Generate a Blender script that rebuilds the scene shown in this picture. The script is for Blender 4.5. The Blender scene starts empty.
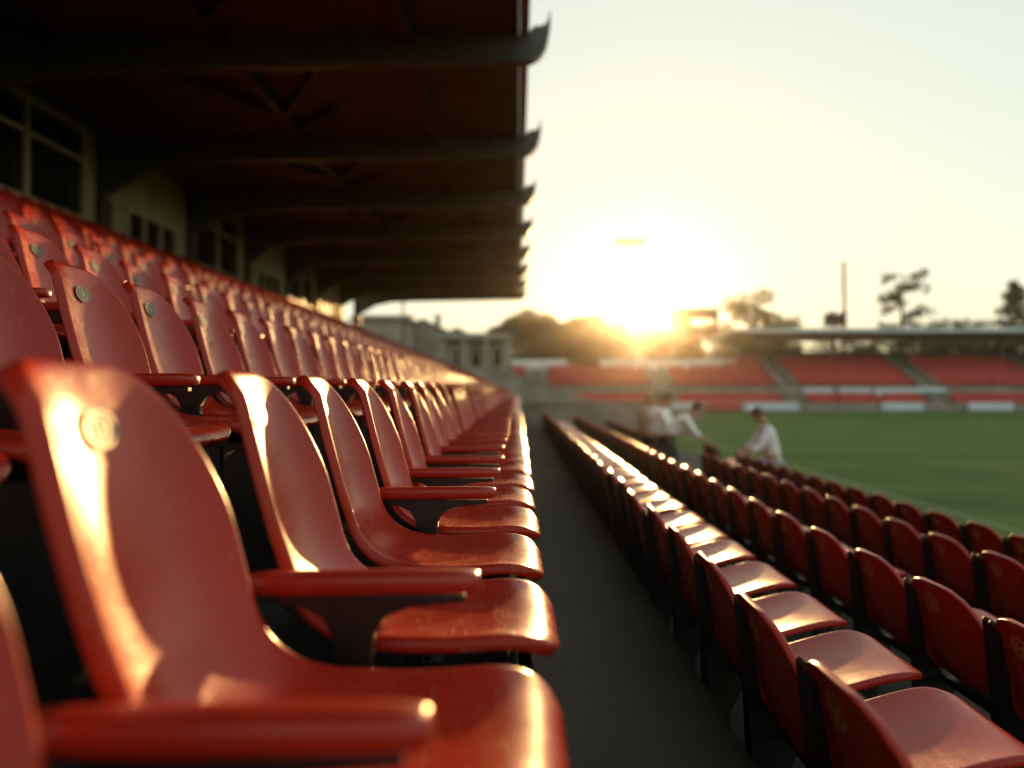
import bpy, bmesh, math, random
from mathutils import Vector, Matrix
random.seed(7)
R = math.radians
scene = bpy.context.scene
COL = scene.collection
CZ = 2.4                      # camera height above the pitch; heights below are given relative to the camera

# ------------------------------------------------------------------ camera, sky, sun, exposure
cam_d = bpy.data.cameras.new("camera")
cam = bpy.data.objects.new("camera", cam_d)
COL.objects.link(cam)
cam_d.sensor_width = 36.0
cam_d.lens = 740.0 / 1024.0 * 36.0
cam.location = (0, 0, CZ)
cam.rotation_euler = (R(90 + 0.31), 0, R(0.46))
cam_d.clip_start = 0.02
cam_d.clip_end = 6000
cam_d.dof.use_dof = True
cam_d.dof.focus_distance = 2.05
cam_d.dof.aperture_fstop = 1.12
scene.camera = cam

SUN_EL, SUN_AZ = 5.7, 9.4     # degrees above the horizon, degrees to the right of +Y
world = bpy.data.worlds.new("World")
scene.world = world
world.use_nodes = True
wn, wl = world.node_tree.nodes, world.node_tree.links
wn.clear()
wo = wn.new("ShaderNodeOutputWorld")
bg = wn.new("ShaderNodeBackground")
sky = wn.new("ShaderNodeTexSky")
sky.sky_type = 'NISHITA'
sky.sun_disc = False
sky.sun_elevation = R(SUN_EL)
sky.sun_rotation = R(SUN_AZ)
sky.air_density = 1.0
sky.dust_density = 0.5
sky.ozone_density = 1.0
bg.inputs["Strength"].default_value = 0.15
gam = wn.new("ShaderNodeGamma")
gam.inputs["Gamma"].default_value = 0.16
tint = wn.new("ShaderNodeMix"); tint.data_type = 'RGBA'; tint.blend_type = 'MULTIPLY'
tint.inputs[0].default_value = 1.0
tint.inputs[7].default_value = (1.36, 1.39, 1.20, 1)
wl.new(sky.outputs[0], gam.inputs["Color"])
sat = wn.new("ShaderNodeHueSaturation")
sat.inputs["Saturation"].default_value = 1.7
wl.new(gam.outputs[0], sat.inputs["Color"])
wl.new(sat.outputs[0], tint.inputs[6])
wl.new(tint.outputs[2], bg.inputs["Color"])
wl.new(bg.outputs[0], wo.inputs["Surface"])

sun_d = bpy.data.lights.new("sun", 'SUN')
sun = bpy.data.objects.new("sun", sun_d)
COL.objects.link(sun)
sun_d.energy = 2.4
sun_d.angle = R(0.6)
sun_d.color = (1.0, 0.56, 0.20)
sv = Vector((math.sin(R(SUN_AZ)) * math.cos(R(SUN_EL)), math.cos(R(SUN_AZ)) * math.cos(R(SUN_EL)), math.sin(R(SUN_EL))))
sun.rotation_euler = (-sv).to_track_quat('-Z', 'Y').to_euler()

scene.view_settings.view_transform = 'Standard'
scene.view_settings.look = 'None'
scene.view_settings.gamma = 1.0
scene.view_settings.exposure = 1.85
scene.render.engine = 'CYCLES'
cy = scene.cycles
cy.use_denoising = True
cy.max_bounces = 7
cy.diffuse_bounces = 3
cy.glossy_bounces = 4
cy.volume_bounces = 1
cy.transparent_max_bounces = 6
cy.sample_clamp_indirect = 6.0
cy.caustics_reflective = False
cy.caustics_refractive = False
HAZE_DENSITY = 0.00024

# ------------------------------------------------------------------ materials
def mat(name, col, rough=0.6, var=0.25, scale=6.0, bump=0.0, bscale=60.0, metal=0.0, spec=0.5, coat=0.0, col2=None, rvar=0.0, transl=0.0):
    m = bpy.data.materials.new(name)
    m.use_nodes = True
    n, l = m.node_tree.nodes, m.node_tree.links
    b = n["Principled BSDF"]
    tc = n.new("ShaderNodeTexCoord")
    nz = n.new("ShaderNodeTexNoise")
    nz.inputs["Scale"].default_value = scale
    nz.inputs["Detail"].default_value = 5.0
    l.new(tc.outputs["Object"], nz.inputs["Vector"])
    rp = n.new("ShaderNodeValToRGB")
    c2 = col2 if col2 else tuple(c * (1 - var) for c in col)
    c1 = col if col2 else tuple(min(1, c * (1 + var * 0.6)) for c in col)
    rp.color_ramp.elements[0].position = 0.32
    rp.color_ramp.elements[1].position = 0.68
    rp.color_ramp.elements[0].color = (*c2, 1)
    rp.color_ramp.elements[1].color = (*c1, 1)
    l.new(nz.outputs["Fac"], rp.inputs["Fac"])
    l.new(rp.outputs["Color"], b.inputs["Base Color"])
    b.inputs["Roughness"].default_value = rough
    b.inputs["Metallic"].default_value = metal
    b.inputs["Specular IOR Level"].default_value = spec
    if coat:
        b.inputs["Coat Weight"].default_value = coat
        b.inputs["Coat Roughness"].default_value = 0.12
    if rvar:
        mr = n.new("ShaderNodeMapRange")
        n2 = n.new("ShaderNodeTexNoise")
        n2.inputs["Scale"].default_value = 14.0
        n2.inputs["Detail"].default_value = 6.0
        l.new(tc.outputs["Object"], n2.inputs["Vector"])
        mr.inputs["From Min"].default_value = 0.3
        mr.inputs["From Max"].default_value = 0.7
        mr.inputs["To Min"].default_value = rough - rvar
        mr.inputs["To Max"].default_value = rough + rvar
        l.new(n2.outputs["Fac"], mr.inputs["Value"])
        l.new(mr.outputs[0], b.inputs["Roughness"])
    if bump:
        n3 = n.new("ShaderNodeTexNoise")
        n3.inputs["Scale"].default_value = bscale
        n3.inputs["Detail"].default_value = 4.0
        l.new(tc.outputs["Object"], n3.inputs["Vector"])
        bp = n.new("ShaderNodeBump")
        bp.inputs["Strength"].default_value = bump
        bp.inputs["Distance"].default_value = 0.01
        l.new(n3.outputs["Fac"], bp.inputs["Height"])
        l.new(bp.outputs[0], b.inputs["Normal"])
    if transl:
        out = n["Material Output"]
        t = n.new("ShaderNodeBsdfTranslucent")
        l.new(rp.outputs["Color"], t.inputs["Color"])
        mx = n.new("ShaderNodeMixShader")
        mx.inputs[0].default_value = transl
        l.new(b.outputs[0], mx.inputs[1])
        l.new(t.outputs[0], mx.inputs[2])
        l.new(mx.outputs[0], out.inputs["Surface"])
    return m

M = {}
M['red'] = mat("red_plastic", (0.36, 0.0185, 0.0055), 0.26, 0.12, 5.0, 0.04, 180.0, spec=0.27, rvar=0.05)
def wear(m, hue=0.06, val=0.10):
    """scratches, dull specks and a slightly different fade on every single object"""
    n, l = m.node_tree.nodes, m.node_tree.links
    b = n["Principled BSDF"]
    src = b.inputs["Base Color"].links[0].from_socket
    rsrc = b.inputs["Roughness"].links[0].from_socket if b.inputs["Roughness"].links else None
    tc = n.new("ShaderNodeTexCoord"); oi = n.new("ShaderNodeObjectInfo")
    add = n.new("ShaderNodeVectorMath"); add.operation = 'ADD'
    sc = n.new("ShaderNodeVectorMath"); sc.operation = 'SCALE'; sc.inputs[0].default_value = (37.0, 11.0, 23.0)
    l.new(oi.outputs["Random"], sc.inputs["Scale"])
    l.new(tc.outputs["Object"], add.inputs[0]); l.new(sc.outputs[0], add.inputs[1])
    masks = []
    for rot, sx, lo, hi in ((0.5, (260, 9, 30), 0.655, 0.70), (-0.7, (22, 240, 30), 0.665, 0.71), (0.0, (120, 120, 120), 0.69, 0.74)):
        mp = n.new("ShaderNodeMapping"); mp.inputs["Rotation"].default_value = (0.2, 0.1, rot); mp.inputs["Scale"].default_value = sx
        l.new(add.outputs[0], mp.inputs["Vector"])
        nz = n.new("ShaderNodeTexNoise"); nz.inputs["Scale"].default_value = 1.0; nz.inputs["Detail"].default_value = 2.0
        l.new(mp.outputs[0], nz.inputs["Vector"])
        mr = n.new("ShaderNodeMapRange"); mr.inputs["From Min"].default_value = lo; mr.inputs["From Max"].default_value = hi
        l.new(nz.outputs["Fac"], mr.inputs["Value"])
        masks.append(mr.outputs[0])
    mx1 = n.new("ShaderNodeMath"); mx1.operation = 'MAXIMUM'; l.new(masks[0], mx1.inputs[0]); l.new(masks[1], mx1.inputs[1])
    mx2 = n.new("ShaderNodeMath"); mx2.operation = 'MAXIMUM'; l.new(mx1.outputs[0], mx2.inputs[0]); l.new(masks[2], mx2.inputs[1])
    k = n.new("ShaderNodeMath"); k.operation = 'MULTIPLY'; k.inputs[1].default_value = 0.30; l.new(mx2.outputs[0], k.inputs[0])
    hs = n.new("ShaderNodeHueSaturation")
    mv = n.new("ShaderNodeMapRange"); mv.inputs["To Min"].default_value = 1 - val; mv.inputs["To Max"].default_value = 1 + val
    l.new(oi.outputs["Random"], mv.inputs["Value"]); l.new(mv.outputs[0], hs.inputs["Value"]); l.new(src, hs.inputs["Color"])
    mix = n.new("ShaderNodeMix"); mix.data_type = 'RGBA'
    mix.inputs[7].default_value = (0.42, 0.16, 0.11, 1)
    l.new(k.outputs[0], mix.inputs[0]); l.new(hs.outputs[0], mix.inputs[6]); l.new(mix.outputs[2], b.inputs["Base Color"])
    if rsrc:
        ra = n.new("ShaderNodeMath"); ra.operation = 'ADD'
        rk = n.new("ShaderNodeMath"); rk.operation = 'MULTIPLY'; rk.inputs[1].default_value = 0.22
        l.new(mx2.outputs[0], rk.inputs[0]); l.new(rsrc, ra.inputs[0]); l.new(rk.outputs[0], ra.inputs[1]); l.new(ra.outputs[0], b.inputs["Roughness"])
wear(M['red'])
M['arm'] = mat("red_armrest_plastic", (0.35, 0.018, 0.0055), 0.30, 0.12, 9.0, 0.05, 160.0)
M['black'] = mat("black_metal", (0.008, 0.0075, 0.007), 0.42, 0.3, 12.0, 0.08, 90.0)
M['foot'] = mat("grey_steel", (0.30, 0.29, 0.27), 0.38, 0.3, 20.0, metal=0.8)
M['badge'] = mat("badge_face", (0.17, 0.225, 0.19), 0.55, 0.35, 60.0, spec=0.25)
M['badge_ring'] = mat("badge_ring", (0.025, 0.022, 0.016), 0.35, 0.3, 40.0)
M['badge_gold'] = mat("badge_gold", (0.62, 0.42, 0.15), 0.4, 0.2, 40.0)
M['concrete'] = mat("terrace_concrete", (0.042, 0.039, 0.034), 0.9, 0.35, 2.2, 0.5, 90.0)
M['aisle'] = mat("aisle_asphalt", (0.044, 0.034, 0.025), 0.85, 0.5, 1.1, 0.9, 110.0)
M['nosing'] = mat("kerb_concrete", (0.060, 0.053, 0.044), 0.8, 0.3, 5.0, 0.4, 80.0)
M['timber'] = mat("roof_boards", (0.085, 0.066, 0.046), 0.6, 0.35, 1.5, 0.2, 20.0)
M['beam'] = mat("rafter_paint", (0.065, 0.067, 0.058), 0.45, 0.25, 3.0, 0.1, 30.0)
M['darkwood'] = mat("dark_timber", (0.030, 0.020, 0.014), 0.6, 0.3, 3.0)
M['gutter'] = mat("gutter_metal", (0.30, 0.15, 0.06), 0.35, 0.2, 5.0, metal=0.4)
M['cream'] = mat("cream_wall", (0.36, 0.31, 0.19), 0.8, 0.2, 1.5, 0.2, 40.0)
M['creamframe'] = mat("cream_window_frame", (0.52, 0.46, 0.30), 0.5, 0.15, 6.0)
M['glass'] = mat("dark_glass", (0.012, 0.016, 0.014), 0.08, 0.2, 2.0, spec=0.6)
M['grass'] = mat("pitch_grass", (0.066, 0.108, 0.010), 0.9, 0.3, 0.35, 0.8, 25.0, col2=(0.046, 0.084, 0.008), spec=0.2)
M['ground'] = mat("dry_ground", (0.13, 0.115, 0.075), 0.95, 0.35, 0.05, 0.3, 3.0, spec=0.2)
M['track'] = mat("track_surface", (0.16, 0.13, 0.09), 0.9, 0.3, 0.5, 0.3, 20.0)
M['white'] = mat("white_paint", (0.72, 0.73, 0.72), 0.5, 0.1, 2.0)
M['line'] = mat("line_paint", (0.17, 0.21, 0.10), 0.8, 0.25, 3.0)
M['board_blue'] = mat("pale_board", (0.55, 0.64, 0.70), 0.4, 0.12, 0.6)
M['board_red'] = mat("red_board", (0.42, 0.07, 0.045), 0.4, 0.2, 0.6)
M['grey'] = mat("grey_concrete", (0.27, 0.25, 0.215), 0.85, 0.25, 0.8, 0.3, 20.0)
M['farred'] = mat("far_seat_red", (0.43, 0.034, 0.017), 0.5, 0.2, 0.5)
M['roofmetal'] = mat("pale_roof_metal", (0.36, 0.40, 0.40), 0.4, 0.15, 0.5, metal=0.3)
M['rooftile'] = mat("grey_roof_tiles", (0.14, 0.125, 0.115), 0.75, 0.3, 0.8, 0.4, 12.0)
M['housewall'] = mat("grey_house_wall", (0.27, 0.25, 0.215), 0.85, 0.2, 0.6, 0.2, 10.0)
M['mast'] = mat("mast_steel", (0.36, 0.34, 0.30), 0.5, 0.2, 1.0, metal=0.5)
M['lamp'] = mat("lamp_glass", (0.6, 0.58, 0.5), 0.2, 0.1, 1.0)
M['bark'] = mat("bark", (0.085, 0.058, 0.038), 0.9, 0.35, 3.0, 0.6, 20.0)
M['leaf_a'] = mat("leaf_olive", (0.070, 0.082, 0.022), 0.6, 0.4, 0.5, transl=0.3)
M['leaf_b'] = mat("leaf_dark", (0.042, 0.062, 0.022), 0.6, 0.4, 0.5, transl=0.25)
M['leaf_c'] = mat("leaf_autumn", (0.115, 0.090, 0.028), 0.6, 0.4, 0.5, transl=0.35)
M['skin'] = mat("skin", (0.42, 0.22, 0.13), 0.5, 0.12, 20.0)
M['hair'] = mat("brown_hair", (0.045, 0.022, 0.012), 0.5, 0.3, 60.0)
M['shirt'] = mat("white_shirt", (0.84, 0.86, 0.90), 0.8, 0.1, 8.0, 0.3, 30.0)
M['trouser_pale'] = mat("pale_trousers", (0.55, 0.60, 0.66), 0.8, 0.12, 8.0, 0.2, 30.0)
M['trouser_dark'] = mat("dark_trousers", (0.05, 0.04, 0.045), 0.8, 0.2, 8.0)
M['shirt_tan'] = mat("tan_shirt", (0.33, 0.22, 0.15), 0.8, 0.12, 8.0)
M['cloth'] = mat("white_cloth", (0.74, 0.75, 0.76), 0.85, 0.08, 6.0)
M['maroon'] = mat("maroon_plastic", (0.17, 0.035, 0.022), 0.45, 0.2, 5.0)

# ------------------------------------------------------------------ helpers
class MB:
    """collects shapes into one mesh"""
    def __init__(self):
        self.v, self.f, self.m = [], [], []
    def add(self, vs, fs, mi=0):
        o = len(self.v)
        self.v += [tuple(p) for p in vs]
        self.f += [tuple(i + o for i in f) for f in fs]
        self.m += [mi] * len(fs)
    def box(self, x0, x1, y0, y1, z0, z1, mi=0):
        vs = [(x, y, z) for z in (z0, z1) for y in (y0, y1) for x in (x0, x1)]
        self.add(vs, [(0, 2, 3, 1), (4, 5, 7, 6), (0, 1, 5, 4), (2, 6, 7, 3), (0, 4, 6, 2), (1, 3, 7, 5)], mi)
    def bar(self, a, b, w, h, mi=0, up=(0, 0, 1), w2=None, h2=None):
        a, b = Vector(a), Vector(b)
        d = (b - a).normalized()
        u = Vector(up)
        if abs(d.dot(u)) > 0.97:
            u = Vector((0, 1, 0))
        s = d.cross(u).normalized()
        t = s.cross(d).normalized()
        w2 = w if w2 is None else w2
        h2 = h if h2 is None else h2
        vs = [a + s * i * w / 2 + t * j * h / 2 for i, j in ((-1, -1), (1, -1), (1, 1), (-1, 1))]
        vs += [b + s * i * w2 / 2 + t * j * h2 / 2 for i, j in ((-1, -1), (1, -1), (1, 1), (-1, 1))]
        self.add(vs, [(3, 2, 1, 0), (4, 5, 6, 7), (0, 1, 5, 4), (1, 2, 6, 5), (2, 3, 7, 6), (3, 0, 4, 7)], mi)
    def tube(self, pts, rads, n=8, mi=0):
        pts = [Vector(p) for p in pts]
        vs, fs = [], []
        for i, p in enumerate(pts):
            d = (pts[min(i + 1, len(pts) - 1)] - pts[max(i - 1, 0)]).normalized()
            u = Vector((1, 0, 0)) if abs(d.x) < 0.9 else Vector((0, 1, 0))
            s = d.cross(u).normalized()
            t = s.cross(d)
            for k in range(n):
                a = 2 * math.pi * k / n
                vs.append(p + (s * math.cos(a) + t * math.sin(a)) * rads[i])
        for i in range(len(pts) - 1):
            for k in range(n):
                fs.append((i * n + k, i * n + (k + 1) % n, (i + 1) * n + (k + 1) % n, (i + 1) * n + k))
        fs.append(tuple(range(n - 1, -1, -1)))
        fs.append(tuple(range((len(pts) - 1) * n, len(pts) * n)))
        self.add(vs, fs, mi)
    def prism(self, poly, axis, a0, a1, mi=0):
        """poly: list of 2-D points; axis 'y' -> points are (x,z), 'x' -> (y,z), 'z' -> (x,y)"""
        n = len(poly)
        def P(p, a):
            return {'y': (p[0], a, p[1]), 'x': (a, p[0], p[1]), 'z': (p[0], p[1], a)}[axis]
        vs = [P(p, a0) for p in poly] + [P(p, a1) for p in poly]
        fs = [tuple(range(n)), tuple(range(2 * n - 1, n - 1, -1))]
        fs += [(i, n + i, n + (i + 1) % n, (i + 1) % n) for i in range(n)]
        self.add(vs, fs, mi)
    def mesh(self, name, mats, smooth=False, bevel=0.0, seg=2):
        me = bpy.data.meshes.new(name)
        me.from_pydata(self.v, [], self.f)
        for mm in (mats if isinstance(mats, (list, tuple)) else [mats]):
            me.materials.append(mm)
        me.polygons.foreach_set("material_index", self.m)
        bm = bmesh.new()
        bm.from_mesh(me)
        bmesh.ops.recalc_face_normals(bm, faces=bm.faces)
        if bevel:
            es = [e for e in bm.edges if len(e.link_faces) == 2 and e.calc_face_angle(0) > 0.5]
            bmesh.ops.bevel(bm, geom=es, offset=bevel, segments=seg, affect='EDGES', profile=0.6, clamp_overlap=True)
        bm.to_mesh(me)
        bm.free()
        if smooth:
            me.polygons.foreach_set("use_smooth", [True] * len(me.polygons))
        return me
    def build(self, name, mats, parent=None, smooth=False, bevel=0.0, loc=(0, 0, 0), seg=2):
        return link(name, self.mesh(name, mats, smooth, bevel, seg), parent, loc)

def link(name, me, parent=None, loc=(0, 0, 0)):
    o = bpy.data.objects.new(name, me)
    COL.objects.link(o)
    o.parent = parent
    o.location = loc
    return o
def tag(o, label=None, cat=None, group=None, kind=None):
    if label: o["label"] = label
    if cat: o["category"] = cat
    if group: o["group"] = group
    if kind: o["kind"] = kind
    return o
def empty(name, loc=(0, 0, 0), label=None, cat=None, group=None, rz=0.0):
    o = bpy.data.objects.new(name, None)
    COL.objects.link(o)
    o.location = loc
    o.rotation_euler = (0, 0, rz)
    o.empty_display_size = 0.2
    return tag(o, label, cat, group)
def copy_tree(o, parent=None):
    c = o.copy()
    COL.objects.link(c)
    c.parent = parent
    for ch in list(o.children):
        copy_tree(ch, c)
    return c
def modified(me, mods, name):
    """mesh with modifiers applied, through the dependency graph"""
    o = bpy.data.objects.new("tmp_shape", me)
    COL.objects.link(o)
    for typ, kw in mods:
        md = o.modifiers.new(typ, typ)
        for k, v in kw.items():
            setattr(md, k, v)
    dg = bpy.context.evaluated_depsgraph_get()
    dg.update()
    out = bpy.data.meshes.new_from_object(o.evaluated_get(dg))
    out.name = name
    bpy.data.objects.remove(o)
    return out

# ------------------------------------------------------------------ ground and pitch
def Z(h):
    return CZ + h
g = MB(); g.box(-900, 900, -300, 2500, -0.6, -0.02)
tag(g.build("ground", M['ground']), kind="structure")
gn, gl = M['grass'].node_tree.nodes, M['grass'].node_tree.links
gb = gn["Principled BSDF"]; gs = gb.inputs["Base Color"].links[0].from_socket
gt = gn.new("ShaderNodeTexCoord"); gw = gn.new("ShaderNodeTexWave"); gw.bands_direction = 'Y'; gw.inputs["Scale"].default_value = 0.06; gw.inputs["Distortion"].default_value = 0.6
gh = gn.new("ShaderNodeHueSaturation"); gm = gn.new("ShaderNodeMapRange"); gm.inputs["To Min"].default_value = 0.88; gm.inputs["To Max"].default_value = 1.12
gl.new(gt.outputs["Object"], gw.inputs["Vector"]); gl.new(gw.outputs["Fac"], gm.inputs["Value"]); gl.new(gm.outputs[0], gh.inputs["Value"]); gl.new(gs, gh.inputs["Color"]); gl.new(gh.outputs[0], gb.inputs["Base Color"])
g = MB(); g.add([(4.6, -40, 0), (200, -40, 0), (200, 74, 0), (4.6, 74, 0)], [(0, 1, 2, 3)])
g.add([(-8, 40, 0.0), (4.6, 40, 0.0), (4.6, 74, 0.0), (-8, 74, 0.0)], [(0, 1, 2, 3)])
tag(g.build("pitch", M['grass']), kind="structure")
g = MB(); g.box(8.3, 8.42, -40, 70, 0.004, 0.008); g.box(8.42, 120, 69.9, 70, 0.004, 0.008)
tag(g.build("pitch_markings", M['line']), kind="structure")

# ------------------------------------------------------------------ terraces (left stand, aisle, right stand)
NL = 11
ROWX = [0.0, -0.80] + [-0.80 - 0.715 * k for k in range(1, 10)]
ROWZ = [0.0, 0.332] + [0.332 + 0.297 * k for k in range(1, 10)]
L_END, ROOF_END = 37.0, 38.9
AISLE = -0.95
t = MB()
for n in range(NL):
    x1 = -0.62 + ROWX[n - 1] if n else -0.12
    x0 = -0.62 + ROWX[n] if n < NL - 1 else -8.3
    top = AISLE + ROWZ[n] + (0.004 if n == 0 else 0)
    t.box(x0, x1, -4, L_END, -2.4 + 0.002, top - 0.0)
for i in range(len(t.v)):
    t.v[i] = (t.v[i][0], t.v[i][1], t.v[i][2] + CZ)
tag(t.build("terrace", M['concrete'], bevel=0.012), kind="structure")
t = MB()
y = -4.0
while y < 31:
    t.box(-0.12, 0.60, y, min(y + 12.0, 31), 0.0, Z(AISLE))
    y += 12.0
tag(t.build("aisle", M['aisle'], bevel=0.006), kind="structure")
RROW = [(0.61, -0.55), (1.52, -0.715), (2.48, -0.865), (3.42, -1.01)]     # x and height of the back tops
R_BACK = 0.74
t = MB()
ends = [31, 31, 31, 31]
edges = [0.60, 1.46, 2.42, 3.36, 4.55]
for k in range(4):
    t.box(edges[k], edges[k + 1], -4, ends[k], 0.0, Z(RROW[k][1] - R_BACK))
tag(t.build("lower_terrace", M['concrete'], bevel=0.012), kind="structure")

# ------------------------------------------------------------------ seats
def resample(pts, n, ease=False):
    ds = [0.0]
    for a, b in zip(pts[:-1], pts[1:]):
        ds.append(ds[-1] + math.dist(a, b))
    out = []
    for i in range(n):
        f = i / (n - 1)
        if ease:
            f = 0.5 * f + 0.5 * (0.5 - 0.5 * math.cos(math.pi * f))
        d = f * ds[-1]
        for k in range(len(ds) - 1):
            if d <= ds[k + 1] + 1e-9:
                q = (d - ds[k]) / max(1e-9, ds[k + 1] - ds[k])
                out.append((pts[k][0] + (pts[k + 1][0] - pts[k][0]) * q, pts[k][1] + (pts[k + 1][1] - pts[k][1]) * q))
                break
    return out, ds[-1]
def smooth_curve(ctrl, n):
    """Catmull-Rom through control points"""
    out = []
    P = [ctrl[0]] + list(ctrl) + [ctrl[-1]]
    for i in range(1, len(P) - 2):
        for j in range(12):
            q = j / 12
            out.append(tuple(0.5 * ((2 * P[i][k]) + (-P[i - 1][k] + P[i + 1][k]) * q + (2 * P[i - 1][k] - 5 * P[i][k] + 4 * P[i + 1][k] - P[i + 2][k]) * q * q + (-P[i - 1][k] + 3 * P[i][k] - 3 * P[i + 1][k] + P[i + 2][k]) * q ** 3) for k in (0, 1)))
    out.append(ctrl[-1])
    return resample(out, n, True)

class Shell:
    """one-piece moulded seat; local x forward, y across, z up; origin on the floor under the back's top"""
    def __init__(s, ctrl, W, ns, nt, wing, wing_pow, rtop, rfront, flange, back_share, dish, waist=0.012, pan=0.0):
        s.waist, s.pan = waist, pan
        s.prof, s.L = smooth_curve(ctrl, ns)
        s.W, s.wing, s.wp, s.rt, s.rf, s.fl, s.bs, s.dish = W, wing, wing_pow, rtop, rfront, flange, back_share, dish
        s.ns, s.nt = ns, nt
    def hw(s, d, sg):
        """half width at distance d from the top edge, on the side sg (-1 or 1)"""
        W = s.W
        lat, dep = s.rt[0 if sg < 0 else 1]
        w = W - s.waist * math.exp(-((d / s.L - s.bs) / 0.13) ** 2)
        if d < dep:
            w -= lat * (1 - math.sqrt(max(0, 1 - (1 - d / dep) ** 2)))
        if s.pan:
            q = min(1, max(0, (d / s.L - s.bs) / 0.15))
            w -= s.pan * q * q * (3 - 2 * q)
        e = s.L - d
        if e < s.rf:
            w += -s.rf + math.sqrt(max(0, s.rf ** 2 - (s.rf - e) ** 2))
        return w
    def point(s, i, v):
        """surface point and its frame at profile index i and lateral v"""
        p = s.prof
        a, b = p[max(0, i - 1)], p[min(len(p) - 1, i + 1)]
        tx, tz = b[0] - a[0], b[1] - a[1]
        l = math.hypot(tx, tz)
        tx, tz = tx / l, tz / l
        n = Vector((-tz, 0, tx))                   # up / forward normal (profile runs top -> front)
        return Vector((p[i][0], v, p[i][1])), n
    def dist(s, i):
        return sum(math.dist(s.prof[k], s.prof[k + 1]) for k in range(i))
    def surf(s, i, d, v):
        P, n = s.point(i, v)
        q = abs(v) / s.W
        f = d / s.L
        wb = s.wing * q ** s.wp                     # wings on the back
        ws = s.dish * q ** 2.6                      # dished pan
        k = min(1, max(0, (f - s.bs + 0.12) / 0.24))
        k = k * k * (3 - 2 * k)
        fade = 1.0
        e = (s.L - d) / 0.12
        if e < 1: fade = e * e * (3 - 2 * e)
        top = min(1, d / 0.05)
        off = wb * (1 - k) * (0.55 + 0.45 * top) + ws * k * fade
        return P + n * off
    def mesh(s, name, m, sub=1):
        ns, nt = s.ns, s.nt
        ds = [0.0]
        for k in range(ns - 1):
            ds.append(ds[-1] + math.dist(s.prof[k], s.prof[k + 1]))
        G = [[s.surf(i, ds[i], s.hw(ds[i], 2 * j - nt + 1) * math.sin((2 * j / (nt - 1) - 1) * math.pi / 2 * 0.86) / math.sin(math.pi / 2 * 0.86)) for j in range(nt)] for i in range(ns)]
        N = [[None] * nt for _ in range(ns)]
        for i in range(ns):
            for j in range(nt):
                du = G[min(ns - 1, i + 1)][j] - G[max(0, i - 1)][j]
                dv = G[i][min(nt - 1, j + 1)] - G[i][max(0, j - 1)]
                N[i][j] = du.cross(dv).normalized()
                _, n0 = s.point(i, 0)
                if N[i][j].dot(n0) < 0: N[i][j].negate()
        vs, fs = [], []
        idx = lambda i, j: i * nt + j
        for i in range(ns):
            vs += G[i]
        for i in range(ns - 1):
            for j in range(nt - 1):
                fs.append((idx(i, j), idx(i, j + 1), idx(i + 1, j + 1), idx(i + 1, j)))
        loop = [(0, j) for j in range(nt)] + [(i, nt - 1) for i in range(1, ns)] + [(ns - 1, j) for j in range(nt - 2, -1, -1)] + [(i, 0) for i in range(ns - 2, 0, -1)]
        nl = len(loop)
        outw = []
        for q in range(nl):
            a, b = loop[q - 1], loop[(q + 1) % nl]
            tdir = (G[b[0]][b[1]] - G[a[0]][a[1]])
            o = tdir.cross(N[loop[q][0]][loop[q][1]])
            o.normalize()
            cen = Vector(G[min(ns - 2, max(1, loop[q][0]))][nt // 2])
            if o.dot(G[loop[q][0]][loop[q][1]] - cen) < 0: o.negate()
            outw.append(o)
        rings = [[idx(*c) for c in loop]]
        F = s.fl
        for (dn, do) in ((0.0025, 0.0050), (0.0085, 0.0078), (F * 0.6, 0.0085), (F, 0.0080), (F + 0.001, 0.0045), (F * 0.6, 0.0035), (0.0075, 0.0005)):
            base = len(vs)
            for q, c in enumerate(loop):
                vs.append(G[c[0]][c[1]] - N[c[0]][c[1]] * dn + outw[q] * do)
            ring = [base + q for q in range(nl)]
            pr = rings[-1]
            for q in range(nl):
                fs.append((pr[q], ring[q], ring[(q + 1) % nl], pr[(q + 1) % nl]))
            rings.append(ring)
        base = len(vs)
        back = {}
        for q, c in enumerate(loop):
            back[c] = rings[-1][q]
        for i in range(1, ns - 1):
            for j in range(1, nt - 1):
                back[(i, j)] = len(vs)
                vs.append(G[i][j] - N[i][j] * 0.006)
        for i in range(ns - 1):
            for j in range(nt - 1):
                fs.append((back[(i, j)], back[(i + 1, j)], back[(i + 1, j + 1)], back[(i, j + 1)]))
        b = MB()
        b.add(vs, fs)
        me = b.mesh(name, m, smooth=True)
        if sub:
            me = modified(me, [('SUBSURF', dict(levels=sub, render_levels=sub))], name)
            me.polygons.foreach_set("use_smooth", [True] * len(me.polygons))
        return me
    def on_back(s, d, v, lift, rear=False):
        """point on the back at distance d below the top edge, lateral v, lifted off the surface"""
        ds = 0.0
        for i in range(s.ns - 1):
            st = math.dist(s.prof[i], s.prof[i + 1])
            if ds + st >= d:
                q = (d - ds) / st
                a, b = s.surf(i, ds, v), s.surf(i + 1, ds + st, v)
                P = a.lerp(b, q)
                e = 0.004
                a2 = s.surf(i, ds, v + e).lerp(s.surf(i + 1, ds + st, v + e), q)
                n = (b - a).cross(a2 - P).normalized()
                _, n0 = s.point(i, 0)
                if n.dot(n0) < 0: n.negate()
                return P + n * (-(0.006 + lift) if rear else lift)
            ds += st

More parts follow.
